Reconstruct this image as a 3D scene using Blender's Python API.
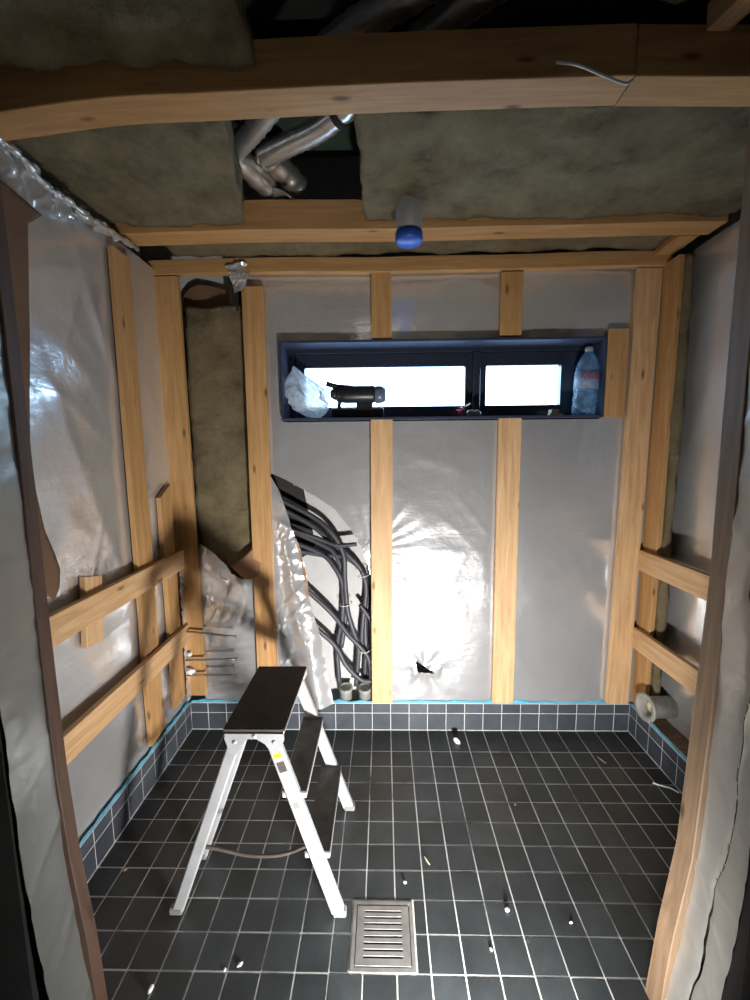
import bpy, bmesh, math, random
from mathutils import Vector, Matrix, noise

for _o in list(bpy.data.objects):
    bpy.data.objects.remove(_o)
SC = bpy.context.scene
COL = SC.collection
random.seed(7)

# ------------------------------------------------------------------ camera
CAM_H = 1.523
cam_data = bpy.data.cameras.new('camera')
cam_data.sensor_fit = 'HORIZONTAL'
cam_data.sensor_width = 36.0
cam_data.lens = 36.0 * 413.0 / 750.0
cam_data.clip_start = 0.02
cam = bpy.data.objects.new('camera', cam_data)
COL.objects.link(cam)
RIGHT = Vector((0.99976, 0.02006, -0.00933)).normalized()
DOWN = Vector((-0.00683, -0.12137, -0.99258)).normalized()
FWD = RIGHT.cross(-DOWN) * -1
UP = -DOWN
FWD = UP.cross(RIGHT).normalized()
m = Matrix.Identity(4)
for i in range(3):
    m[i][0] = RIGHT[i]; m[i][1] = UP[i]; m[i][2] = -FWD[i]
m[2][3] = CAM_H
cam.matrix_world = m
SC.camera = cam

# ------------------------------------------------------------------ sky, lights, exposure
world = bpy.data.worlds.new('overcast_sky')
SC.world = world
world.use_nodes = True
wb = world.node_tree.nodes['Background']
wb.inputs['Color'].default_value = (0.46, 0.71, 1.0, 1)
wb.inputs['Strength'].default_value = 11.0

def area_light(name, loc, target, sx, sy, power, color, spread=180):
    d = bpy.data.lights.new(name, 'AREA')
    d.shape = 'RECTANGLE'; d.size = sx; d.size_y = sy
    d.energy = power; d.color = color; d.spread = math.radians(spread)
    o = bpy.data.objects.new(name, d)
    COL.objects.link(o)
    o.location = loc
    o.rotation_euler = (Vector(target) - Vector(loc)).to_track_quat('-Z', 'Y').to_euler()
    return o

LAMP = Vector((0.29, 0.43, 0.145))
LAMP_AIM = Vector((-0.05, 2.08, 0.42))
area_light('work_lamp_light', LAMP, LAMP_AIM, 0.13, 0.10, 33.0, (1.0, 0.98, 0.95), 130)
area_light('hall_fill', (0.1, -0.7, 2.86), (0.1, -0.3, 0.0), 0.3, 0.3, 0.6, (1.0, 0.93, 0.82))  # added dim fill from the unseen hall, no known fitting
portal = area_light('window_portal', (0.28, 2.30, 1.86), (0.28, 1.0, 1.86), 1.6, 0.4, 1.0, (1, 1, 1))
portal.data.cycles.is_portal = True

SC.view_settings.view_transform = 'Standard'
SC.view_settings.look = 'None'
SC.view_settings.gamma = 1.0
SC.view_settings.use_curve_mapping = False
SC.view_settings.exposure = 0.14

# ------------------------------------------------------------------ materials
def new_mat(name):
    mt = bpy.data.materials.new(name)
    mt.use_nodes = True
    nt = mt.node_tree
    return mt, nt, nt.nodes['Principled BSDF']

def nd(nt, typ, **kw):
    n = nt.nodes.new(typ)
    for k, v in kw.items():
        if k in n.inputs:
            n.inputs[k].default_value = v
        else:
            setattr(n, k, v)
    return n

def ramp(nt, fac, stops):
    r = nt.nodes.new('ShaderNodeValToRGB')
    el = r.color_ramp.elements
    while len(el) < len(stops):
        el.new(0.5)
    for e, (p, c) in zip(el, stops):
        e.position = p
        e.color = (*c, 1) if len(c) == 3 else c
    nt.links.new(fac, r.inputs['Fac'])
    return r

def obj_coords(nt, scale, rnd=True):
    tc = nt.nodes.new('ShaderNodeTexCoord')
    mp = nt.nodes.new('ShaderNodeMapping')
    mp.inputs['Scale'].default_value = scale
    nt.links.new(tc.outputs['Object'], mp.inputs['Vector'])
    if rnd:
        oi = nt.nodes.new('ShaderNodeObjectInfo')
        ml = nd(nt, 'ShaderNodeMath', operation='MULTIPLY')
        ml.inputs[1].default_value = 37.0
        nt.links.new(oi.outputs['Random'], ml.inputs[0])
        nt.links.new(ml.outputs[0], mp.inputs['Location'])
    return mp

def bump(nt, bsdf, height, strength, dist=0.01):
    b = nt.nodes.new('ShaderNodeBump')
    b.inputs['Strength'].default_value = strength
    b.inputs['Distance'].default_value = dist
    nt.links.new(height, b.inputs['Height'])
    nt.links.new(b.outputs['Normal'], bsdf.inputs['Normal'])

def wood_mat(name, dark, mid, light, rough=0.62):
    mt, nt, b = new_mat(name)
    mp = obj_coords(nt, (1.2, 16, 16))
    n1 = nd(nt, 'ShaderNodeTexNoise', Scale=3.0, Detail=6.0, Roughness=0.6, Distortion=0.6)
    nt.links.new(mp.outputs[0], n1.inputs['Vector'])
    r = ramp(nt, n1.outputs['Fac'], [(0.28, dark), (0.5, mid), (0.72, light)])
    mp2 = obj_coords(nt, (4, 12, 12))
    vo = nd(nt, 'ShaderNodeTexVoronoi', Scale=1.0, feature='F1')
    nt.links.new(mp2.outputs[0], vo.inputs['Vector'])
    kr = ramp(nt, vo.outputs['Distance'], [(0.05, (1, 1, 1)), (0.13, (0, 0, 0))])
    mx = nd(nt, 'ShaderNodeMix', data_type='RGBA')
    nt.links.new(kr.outputs['Color'], mx.inputs[0])
    nt.links.new(r.outputs['Color'], mx.inputs[6])
    mx.inputs[7].default_value = (dark[0] * .45, dark[1] * .35, dark[2] * .3, 1)
    nt.links.new(mx.outputs[2], b.inputs['Base Color'])
    b.inputs['Roughness'].default_value = rough
    bump(nt, b, n1.outputs['Fac'], 0.15, 0.004)
    return mt

WOOD = wood_mat('pine', (0.48, 0.275, 0.125), (0.60, 0.37, 0.185), (0.70, 0.47, 0.26))
WOOD_B = wood_mat('pine_orange_dim', (0.38, 0.195, 0.070), (0.47, 0.26, 0.100), (0.56, 0.335, 0.145))  # mostly upper boards; the weaker light up there is put into this tone
WOOD_D = wood_mat('pine_brown_dim', (0.14, 0.088, 0.050), (0.205, 0.132, 0.078), (0.26, 0.172, 0.105))  # right jamb pine, its weaker light darkened into the colour
WOOD_DD = wood_mat('pine_shaded_jamb', (0.055, 0.028, 0.018), (0.080, 0.042, 0.026), (0.11, 0.06, 0.038))  # left jamb stud lies in shadow; that shade is put into the colour

def foil_mat(name, lo, hi, metal, rough):
    mt, nt, b = new_mat(name)
    mp = obj_coords(nt, (1, 1, 1))
    n0 = nd(nt, 'ShaderNodeTexNoise', Scale=2.2, Detail=2.0)
    nt.links.new(mp.outputs[0], n0.inputs['Vector'])
    r = ramp(nt, n0.outputs['Fac'], [(0.0, lo), (1.0, hi)])
    nt.links.new(r.outputs['Color'], b.inputs['Base Color'])
    b.inputs['Metallic'].default_value = metal
    b.inputs['Roughness'].default_value = rough
    hs = []
    for rot, sc in (((0.5, 0.5, 0.6), (6, 26, 26)), ((-0.5, 0.6, -0.7), (26, 5, 22)), ((0.2, -0.4, 0.2), (13, 13, 13))):
        m3 = nt.nodes.new('ShaderNodeMapping')
        m3.inputs['Rotation'].default_value = rot; m3.inputs['Scale'].default_value = sc
        nt.links.new(mp.outputs[0], m3.inputs['Vector'])
        n1 = nd(nt, 'ShaderNodeTexNoise', Scale=0.8, Detail=3.0, Roughness=0.55, Distortion=0.5)
        nt.links.new(m3.outputs[0], n1.inputs['Vector'])
        hs.append(n1.outputs['Fac'])
    a1 = nd(nt, 'ShaderNodeMath', operation='ADD'); nt.links.new(hs[0], a1.inputs[0]); nt.links.new(hs[1], a1.inputs[1])
    a2 = nd(nt, 'ShaderNodeMath', operation='ADD'); nt.links.new(a1.outputs[0], a2.inputs[0]); nt.links.new(hs[2], a2.inputs[1])
    bump(nt, b, a2.outputs[0], 0.22, 0.006)
    return mt
FOIL = foil_mat('aluminium_foil', (0.62, 0.62, 0.63), (0.82, 0.82, 0.83), 0.66, 0.20)
FOIL_R = foil_mat('dusty_foil_dim_pale', (0.30, 0.285, 0.26), (0.50, 0.48, 0.445), 0.5, 0.36)  # right jamb: dust plus a milder dimming put into the colour
FOIL_DUSTY_DIM = foil_mat('dusty_foil_dim', (0.20, 0.205, 0.195), (0.36, 0.365, 0.35), 0.6, 0.34)  # left jamb: dust, and the weak light there put into the colour

def simple_mat(name, color, rough=0.5, metal=0.0, var=0.25, scale=14.0, bstr=0.1):
    mt, nt, b = new_mat(name)
    mp = obj_coords(nt, (1, 1, 1))
    n = nd(nt, 'ShaderNodeTexNoise', Scale=scale, Detail=4.0)
    nt.links.new(mp.outputs[0], n.inputs['Vector'])
    lo = tuple(c * (1 - var) for c in color); hi = tuple(min(1, c * (1 + var)) for c in color)
    r = ramp(nt, n.outputs['Fac'], [(0.3, lo), (0.7, hi)])
    nt.links.new(r.outputs['Color'], b.inputs['Base Color'])
    b.inputs['Roughness'].default_value = rough
    b.inputs['Metallic'].default_value = metal
    if bstr:
        bump(nt, b, n.outputs['Fac'], bstr, 0.004)
    return mt

KRAFT = simple_mat('kraft_paper', (0.30, 0.165, 0.085), 0.75, var=0.15, scale=8)
KRAFT_D = simple_mat('kraft_paper_shaded', (0.15, 0.085, 0.048), 0.8, var=0.15, scale=8)  # darker kraft copy; shade behind the jamb is put into the colour
GYPSUM = simple_mat('gypsum_board', (0.46, 0.455, 0.45), 0.85, var=0.06)
BLACKSHEET = simple_mat('cavity_black', (0.02, 0.017, 0.015), 0.8)
NEARBLACK = simple_mat('near_black', (0.016, 0.015, 0.014), 0.85)
ROOFDECK = simple_mat('roof_deck', (0.03, 0.032, 0.028), 0.9)
GREENBOARD = simple_mat('green_board', (0.045, 0.075, 0.055), 0.8)
HALLWALL = simple_mat('hall_plaster', (0.30, 0.28, 0.25), 0.9, var=0.08)
CONCRETE = simple_mat('concrete', (0.25, 0.25, 0.24), 0.9)
BLUETAPE = simple_mat('blue_membrane', (0.09, 0.42, 0.62), 0.6)
ALU = simple_mat('aluminium', (0.54, 0.55, 0.57), 0.42, 0.5, var=0.10)
TREADG = simple_mat('grey_tread', (0.085, 0.080, 0.074), 0.75, var=0.3, scale=22, bstr=0.3)
RUBBER = simple_mat('black_grip', (0.058, 0.047, 0.038), 0.7, var=0.35, scale=22, bstr=0.3)
PLASTIC_B = simple_mat('black_plastic', (0.014, 0.015, 0.018), 0.38)
PLASTIC_G = simple_mat('grey_plastic', (0.19, 0.185, 0.17), 0.5, var=0.08)
PLASTIC_W = simple_mat('white_plastic', (0.72, 0.71, 0.68), 0.4, var=0.05)
CAPBLUE = simple_mat('blue_cap', (0.012, 0.07, 0.42), 0.4, var=0.1)
STEEL = simple_mat('drain_steel', (0.36, 0.355, 0.34), 0.45, 0.6, var=0.18, scale=25)
STEEL_D = simple_mat('drain_slot_dark', (0.03, 0.03, 0.03), 0.8)
DUCT = simple_mat('duct_aluminium', (0.78, 0.76, 0.73), 0.30, 0.85, var=0.12, scale=30)
CABLE = simple_mat('conduit_black', (0.050, 0.050, 0.060), 0.5)
FRAMEBLK = simple_mat('window_black_sky_tint', (0.020, 0.025, 0.040), 0.28, var=0.1)  # black frame with the sky's blue tint put into the colour
GASKET = simple_mat('gasket_grey', (0.70, 0.70, 0.70), 0.5, 0.0)
LINING = simple_mat('lining_black_sky_tint', (0.036, 0.046, 0.078), 0.32, var=0.1)  # dark lining, blue daylight on the reveal put into the colour
RED = simple_mat('red_plastic', (0.45, 0.02, 0.05), 0.45)
YELLOW = simple_mat('yellow_label', (0.85, 0.62, 0.02), 0.5, var=0.1)
SHIM = simple_mat('pale_wood_shim', (0.55, 0.48, 0.30), 0.7)
FOAMW = simple_mat('white_foam', (0.78, 0.77, 0.74), 0.8, var=0.1)
REDINK = simple_mat('red_print', (0.40, 0.03, 0.03), 0.5, var=0.05)
METALNAIL = simple_mat('nail_steel', (0.35, 0.34, 0.33), 0.4, 0.8)

def wool_mat():
    mt, nt, b = new_mat('mineral_wool')
    mp = obj_coords(nt, (1, 1, 1))
    n = nd(nt, 'ShaderNodeTexNoise', Scale=6.5, Detail=12.0, Roughness=0.72, Distortion=0.15)
    nt.links.new(mp.outputs[0], n.inputs['Vector'])
    r = ramp(nt, n.outputs['Fac'], [(0.25, (0.05, 0.036, 0.018)), (0.45, (0.165, 0.130, 0.070)), (0.62, (0.225, 0.182, 0.100)), (0.8, (0.30, 0.248, 0.145))])
    nt.links.new(r.outputs['Color'], b.inputs['Base Color'])
    b.inputs['Roughness'].default_value = 0.95
    n2 = nd(nt, 'ShaderNodeTexNoise', Scale=55.0, Detail=8.0, Roughness=0.75, Distortion=0.3)
    nt.links.new(mp.outputs[0], n2.inputs['Vector'])
    bump(nt, b, n2.outputs['Fac'], 0.9, 0.016)
    return mt
WOOL = wool_mat()

def tile_mat(name, c0, c1):
    mt, nt, b = new_mat(name)
    tc = nt.nodes.new('ShaderNodeNewGeometry')
    n = nd(nt, 'ShaderNodeTexNoise', Scale=7.0, Detail=7.0, Roughness=0.65)
    nt.links.new(tc.outputs['Position'], n.inputs['Vector'])
    r = ramp(nt, n.outputs['Fac'], [(0.3, c0), (0.75, c1)])
    oi = nt.nodes.new('ShaderNodeObjectInfo')
    rr = ramp(nt, oi.outputs['Random'], [(0.0, (0.75, 0.75, 0.75)), (1.0, (1.25, 1.25, 1.25))])
    mx = nd(nt, 'ShaderNodeMix', data_type='RGBA', blend_type='MULTIPLY')
    mx.inputs[0].default_value = 1.0
    nt.links.new(r.outputs['Color'], mx.inputs[6]); nt.links.new(rr.outputs['Color'], mx.inputs[7])
    # dust specks
    n3 = nd(nt, 'ShaderNodeTexNoise', Scale=90.0, Detail=3.0)
    nt.links.new(tc.outputs['Position'], n3.inputs['Vector'])
    sp = ramp(nt, n3.outputs['Fac'], [(0.70, (0, 0, 0)), (0.78, (0.35, 0.35, 0.35))])
    m2 = nd(nt, 'ShaderNodeMix', data_type='RGBA')
    nt.links.new(sp.outputs['Color'], m2.inputs[0])
    nt.links.new(mx.outputs[2], m2.inputs[6]); m2.inputs[7].default_value = (0.30, 0.30, 0.29, 1)
    nt.links.new(m2.outputs[2], b.inputs['Base Color'])
    b.inputs['Roughness'].default_value = 0.46
    n2 = nd(nt, 'ShaderNodeTexNoise', Scale=30.0, Detail=4.0)
    nt.links.new(tc.outputs['Position'], n2.inputs['Vector'])
    bump(nt, b, n2.outputs['Fac'], 0.12, 0.004)
    return mt
TILE = tile_mat('slate_tile', (0.023, 0.028, 0.031), (0.052, 0.060, 0.064))
SKTILE = tile_mat('slate_skirting_tile', (0.040, 0.047, 0.058), (0.072, 0.082, 0.098))

def grout_mat():
    mt, nt, b = new_mat('grout')
    tc = nt.nodes.new('ShaderNodeNewGeometry')
    n = nd(nt, 'ShaderNodeTexNoise', Scale=5.0, Detail=5.0, Roughness=0.65)
    nt.links.new(tc.outputs['Position'], n.inputs['Vector'])
    r = ramp(nt, n.outputs['Fac'], [(0.30, (0.12, 0.12, 0.12)), (0.48, (0.62, 0.62, 0.61)), (0.7, (0.80, 0.80, 0.78))])
    nt.links.new(r.outputs['Color'], b.inputs['Base Color'])
    b.inputs['Roughness'].default_value = 0.9
    return mt
GROUT = grout_mat()
GROUT_W = simple_mat('wall_grout', (0.60, 0.60, 0.59), 0.9, var=0.08)

def glass_mat():
    mt, nt, b = new_mat('window_glass')
    nt.nodes.remove(b)
    out = nt.nodes['Material Output']
    t = nd(nt, 'ShaderNodeBsdfTransparent'); t.inputs['Color'].default_value = (0.94, 0.97, 0.98, 1)
    g = nd(nt, 'ShaderNodeBsdfGlossy', Roughness=0.03)
    n = nd(nt, 'ShaderNodeTexNoise', Scale=3.0)
    rr = ramp(nt, n.outputs['Fac'], [(0.0, (0.05, 0.05, 0.05)), (1.0, (0.08, 0.08, 0.08))])
    mx = nd(nt, 'ShaderNodeMixShader')
    nt.links.new(rr.outputs['Color'], mx.inputs[0])
    nt.links.new(t.outputs[0], mx.inputs[1]); nt.links.new(g.outputs[0], mx.inputs[2])
    nt.links.new(mx.outputs[0], out.inputs['Surface'])
    return mt
GLASS = glass_mat()

def film_mat(name, tint, opac, rough, diffcol):
    """thin clear plastic: part transparent, part milky scatter, part gloss"""
    mt, nt, b = new_mat(name)
    out = nt.nodes['Material Output']
    b.inputs['Base Color'].default_value = (*diffcol, 1)
    b.inputs['Roughness'].default_value = rough
    b.inputs['Specular IOR Level'].default_value = 0.8
    t = nd(nt, 'ShaderNodeBsdfTransparent'); t.inputs['Color'].default_value = (*tint, 1)
    tr = nd(nt, 'ShaderNodeBsdfTranslucent'); tr.inputs['Color'].default_value = (*diffcol, 1)
    n = nd(nt, 'ShaderNodeTexNoise', Scale=26.0, Detail=3.0, Distortion=0.8)
    tc = nt.nodes.new('ShaderNodeTexCoord'); nt.links.new(tc.outputs['Object'], n.inputs['Vector'])
    rr = ramp(nt, n.outputs['Fac'], [(0.3, (opac - .15,) * 3), (0.7, (opac + .15,) * 3)])
    ad = nd(nt, 'ShaderNodeMixShader'); ad.inputs[0].default_value = 0.45
    nt.links.new(b.outputs[0], ad.inputs[1]); nt.links.new(tr.outputs[0], ad.inputs[2])
    mx = nd(nt, 'ShaderNodeMixShader')
    nt.links.new(rr.outputs['Color'], mx.inputs[0])
    nt.links.new(t.outputs[0], mx.inputs[1]); nt.links.new(ad.outputs[0], mx.inputs[2])
    nt.links.new(mx.outputs[0], out.inputs['Surface'])
    bump(nt, b, n.outputs['Fac'], 0.4, 0.01)
    return mt
FILM = film_mat('clear_bag_film', (0.80, 0.83, 0.88), 0.66, 0.2, (0.62, 0.61, 0.60))
PET = film_mat('pet_bottle', (0.72, 0.85, 0.95), 0.42, 0.12, (0.32, 0.50, 0.66))
FLANGE = film_mat('frosted_pipe', (0.85, 0.86, 0.84), 0.75, 0.3, (0.62, 0.62, 0.58))

# ------------------------------------------------------------------ object helpers
def tag(o, label=None, cat=None, group=None, kind=None):
    if label: o['label'] = label
    if cat: o['category'] = cat
    if group: o['group'] = group
    if kind: o['kind'] = kind
    return o

def empty(name, loc):
    o = bpy.data.objects.new(name, None)
    o.empty_display_size = 0.05
    COL.objects.link(o)
    o.location = loc
    return o

def link(name, me, mat, parent=None, mtx=None):
    o = bpy.data.objects.new(name, me)
    COL.objects.link(o)
    if mat is not None and not me.materials:
        me.materials.append(mat)
    mtx = mtx or Matrix.Identity(4)
    if parent is not None:
        o.parent = parent
        mtx = Matrix.Translation(-parent.location) @ mtx
    o.matrix_basis = mtx
    return o

def mesh(verts, faces, smooth=False):
    me = bpy.data.meshes.new('mesh')
    me.from_pydata([tuple(v) for v in verts], [], faces)
    me.update()
    bm = bmesh.new(); bm.from_mesh(me)
    bmesh.ops.recalc_face_normals(bm, faces=bm.faces)
    bm.to_mesh(me); bm.free()
    if smooth:
        me.polygons.foreach_set('use_smooth', [True] * len(me.polygons))
    return me

def centred(me):
    """move mesh data to its own centre, return the offset"""
    n = len(me.vertices)
    c = sum((v.co for v in me.vertices), Vector()) / n
    me.transform(Matrix.Translation(-c))
    return Matrix.Translation(c)

def boxes_mesh(boxes, bev=0.0, seg=1):
    bm = bmesh.new()
    for (x0, x1, y0, y1, z0, z1) in boxes:
        r = bmesh.ops.create_cube(bm, size=1.0)
        for v in r['verts']:
            v.co = Vector(((x0 + x1) / 2 + v.co.x * (x1 - x0), (y0 + y1) / 2 + v.co.y * (y1 - y0), (z0 + z1) / 2 + v.co.z * (z1 - z0)))
    if bev > 0:
        bmesh.ops.bevel(bm, geom=list(bm.edges), offset=bev, segments=seg, affect='EDGES', profile=0.5)
    me = bpy.data.meshes.new('mesh')
    bm.to_mesh(me); bm.free()
    return me

def box(name, x0, x1, y0, y1, z0, z1, mat, parent=None, bev=0.0, seg=1):
    me = boxes_mesh([(x0, x1, y0, y1, z0, z1)], bev, seg)
    mt = centred(me)
    return link(name, me, mat, parent, mt)

def board(name, a, b, w, t, wdir, mat, parent=None, warp=0.003, ch=0.002, n=10, bow=None, seed=0, cut_a=0.0, cut_b=0.0):
    """a sawn plank from a to b (centre line); local X runs along the grain.
    bow: list of (fraction, Vector offset); cut_*: slant of the sawn ends"""
    a = Vector(a); b = Vector(b)
    L = (b - a).length
    ex = (b - a).normalized()
    ey = Vector(wdir); ey = (ey - ex * ey.dot(ex)).normalized()
    ez = ex.cross(ey)
    M = Matrix.Identity(4)
    for i in range(3):
        M[i][0] = ex[i]; M[i][1] = ey[i]; M[i][2] = ez[i]; M[i][3] = a[i]
    hw, ht = w / 2, t / 2
    prof = [(-hw + ch, -ht), (hw - ch, -ht), (hw, -ht + ch), (hw, ht - ch), (hw - ch, ht), (-hw + ch, ht), (-hw, ht - ch), (-hw, -ht + ch)]
    vs, fs = [], []
    for i in range(n + 1):
        s = i / n
        off = Vector((0, 0, 0))
        if bow:
            for k in range(len(bow) - 1):
                if bow[k][0] <= s <= bow[k + 1][0]:
                    u = (s - bow[k][0]) / (bow[k + 1][0] - bow[k][0])
                    u = u * u * (3 - 2 * u)
                    o3 = bow[k][1].lerp(bow[k + 1][1], u)
                    off = Vector((0, o3.dot(ey), o3.dot(ez)))
        dy = noise.noise(Vector((s * L * 1.7, seed * 3.1, 0.3))) * warp
        dz = noise.noise(Vector((s * L * 1.7, seed * 3.1, 7.3))) * warp
        for (py, pz) in prof:
            xx = s * L
            if i == 0: xx += cut_a * (py / w)
            if i == n: xx += cut_b * (py / w)
            vs.append((xx, py + dy + off.y, pz + dz + off.z))
    for i in range(n):
        for k in range(8):
            k2 = (k + 1) % 8
            fs.append((i * 8 + k, i * 8 + k2, (i + 1) * 8 + k2, (i + 1) * 8 + k))
    fs.append(tuple(range(7, -1, -1)))
    fs.append(tuple(range(n * 8, n * 8 + 8)))
    return link(name, mesh(vs, fs), mat, parent, M)

def catmull(pts, n=8):
    P = [Vector(p) for p in pts]
    P = [P[0] * 2 - P[1]] + P + [P[-1] * 2 - P[-2]]
    out = []
    for i in range(1, len(P) - 2):
        p0, p1, p2, p3 = P[i - 1:i + 3]
        for k in range(n):
            t = k / n
            out.append(0.5 * ((2 * p1) + (p2 - p0) * t + (2 * p0 - 5 * p1 + 4 * p2 - p3) * t * t + (3 * p1 - p0 - 3 * p2 + p3) * t ** 3))
    out.append(P[-2])
    return out

def tube_data(path, rad, sides=10, cap=True):
    """rad: number or list per path point"""
    vs, fs = [], []
    n = len(path)
    t0 = (path[1] - path[0]).normalized()
    u = t0.orthogonal().normalized()
    for i, p in enumerate(path):
        t = (path[min(i + 1, n - 1)] - path[max(i - 1, 0)]).normalized()
        u = (u - t * u.dot(t)).normalized()
        w = t.cross(u)
        r = rad[i] if isinstance(rad, (list, tuple)) else rad
        for k in range(sides):
            a = 2 * math.pi * k / sides
            vs.append(p + u * (r * math.cos(a)) + w * (r * math.sin(a)))
    for i in range(n - 1):
        for k in range(sides):
            k2 = (k + 1) % sides
            fs.append((i * sides + k, i * sides + k2, (i + 1) * sides + k2, (i + 1) * sides + k))
    if cap:
        fs.append(tuple(range(sides - 1, -1, -1)))
        fs.append(tuple(range((n - 1) * sides, n * sides)))
    return vs, fs

def tube(name, pts, rad, mat, parent=None, sides=10, smooth_path=True, cap=True, n=8):
    path = catmull(pts, n) if smooth_path else [Vector(p) for p in pts]
    vs, fs = tube_data(path, rad, sides, cap)
    me = mesh(vs, fs, True)
    return link(name, me, mat, parent, centred(me))

def lathe(name, prof, centre, axis, mat, parent=None, sides=28, smooth=True, closed=False):
    """prof: (radius, height along axis) pairs"""
    ax = Vector(axis).normalized(); u = ax.orthogonal().normalized(); w = ax.cross(u)
    c = Vector(centre)
    vs, fs = [], []
    for (r, h) in prof:
        for k in range(sides):
            a = 2 * math.pi * k / sides
            vs.append(c + ax * h + u * (r * math.cos(a)) + w * (r * math.sin(a)))
    m_ = len(prof)
    for i in range(m_ - (0 if closed else 1)):
        j = (i + 1) % m_
        for k in range(sides):
            k2 = (k + 1) % sides
            fs.append((i * sides + k, i * sides + k2, j * sides + k2, j * sides + k))
    if not closed:
        if prof[0][0] > 1e-5: fs.append(tuple(range(sides - 1, -1, -1)))
        if prof[-1][0] > 1e-5: fs.append(tuple(range((m_ - 1) * sides, m_ * sides)))
    me = mesh(vs, fs, smooth)
    return link(name, me, mat, parent, centred(me))

def in_poly(p, poly):
    x, y = p; ins = False
    j = len(poly) - 1
    for i in range(len(poly)):
        xi, yi = poly[i]; xj, yj = poly[j]
        if (yi > y) != (yj > y) and x < (xj - xi) * (y - yi) / (yj - yi) + xi:
            ins = not ins
        j = i
    return ins

def near_edge(p, poly):
    best = (9e9, p)
    for i in range(len(poly)):
        ax, ay = poly[i - 1]; bx, by = poly[i]
        dx, dy = bx - ax, by - ay
        l2 = dx * dx + dy * dy
        if l2 < 1e-12: continue
        t = max(0, min(1, ((p[0] - ax) * dx + (p[1] - ay) * dy) / l2))
        q = (ax + dx * t, ay + dy * t)
        d = math.hypot(p[0] - q[0], p[1] - q[1])
        if d < best[0]: best = (d, q)
    return best

def sheet(name, frame, u0, u1, v0, v1, res, disp, mat, parent=None, outline=None, holes=(), thick=0.0):
    """a crumpled sheet; frame maps (u, v, out) to the world; disp(u, v) -> out"""
    nu = max(2, int(round((u1 - u0) / res))); nv = max(2, int(round((v1 - v0) / res)))
    du = (u1 - u0) / nu; dv = (v1 - v0) / nv
    polys = ([outline] if outline else []) + list(holes)
    P = []
    for j in range(nv + 1):
        for i in range(nu + 1):
            p = (u0 + i * du, v0 + j * dv)
            best = (9e9, p)
            for pl in polys:
                e = near_edge(p, pl)
                if e[0] < best[0]: best = e
            if best[0] < 0.62 * max(du, dv): p = best[1]
            P.append(p)
    F = []
    for j in range(nv):
        for i in range(nu):
            q = (j * (nu + 1) + i, j * (nu + 1) + i + 1, (j + 1) * (nu + 1) + i + 1, (j + 1) * (nu + 1) + i)
            for tri in ((q[0], q[1], q[2]), (q[0], q[2], q[3])):
                c = (sum(P[k][0] for k in tri) / 3, sum(P[k][1] for k in tri) / 3)
                (x1, y1), (x2, y2), (x3, y3) = (P[k] for k in tri)
                if abs((x2 - x1) * (y3 - y1) - (x3 - x1) * (y2 - y1)) < 1e-9: continue
                if outline and not in_poly(c, outline): continue
                if any(in_poly(c, h) for h in holes): continue
                F.append(tri)
    used = sorted({k for f in F for k in f})
    idx = {k: i for i, k in enumerate(used)}
    V = [frame(P[k][0], P[k][1], disp(*P[k])) for k in used]
    me = bpy.data.meshes.new('mesh')
    me.from_pydata([tuple(v) for v in V], [], [tuple(idx[k] for k in f) for f in F])
    me.polygons.foreach_set('use_smooth', [True] * len(me.polygons))
    me.update()
    M = centred(me)
    o = link(name, me, mat, parent, M)
    if thick:
        md = o.modifiers.new('thickness', 'SOLIDIFY'); md.thickness = thick; md.offset = 0
    return o

def crease(u, v, amp, seed, fu=3.0, fv=2.0):
    """taut sheet: a slow swell plus straight creases running several ways"""
    d = 0.55 * noise.noise(Vector((u * fu * 0.8, v * fv * 0.8, seed)))
    for k, (th, f, g, w) in enumerate(((0.35, 4.2, 0.6, 0.34), (1.15, 4.6, 0.7, 0.30), (-0.75, 5.0, 0.7, 0.30), (1.60, 5.6, 0.6, 0.22), (0.8, 11.0, 2.2, 0.10), (-0.45, 12.0, 2.4, 0.10), (1.9, 13.0, 2.6, 0.08))):
        c_, s_ = math.cos(th), math.sin(th)
        a = u * c_ + v * s_; b = -u * s_ + v * c_
        n = noise.noise(Vector((a * f * fu / 3.0, b * g * fu / 3.0, seed + 11.3 * k)))
        m_ = max(0.0, noise.noise(Vector((u * 2.1, v * 2.1, seed + 3.7 * k))) + 0.35)
        d += w * math.exp(-(n * 5.5) ** 2) * m_ * 1.5
    return amp * d

FR_BACK = lambda y: (lambda u, v, o: Vector((u, y - o, v)))
FR_LEFT = lambda x: (lambda u, v, o: Vector((x + o, u, v)))
FR_RIGHT = lambda x: (lambda u, v, o: Vector((x - o, u, v)))

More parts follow.
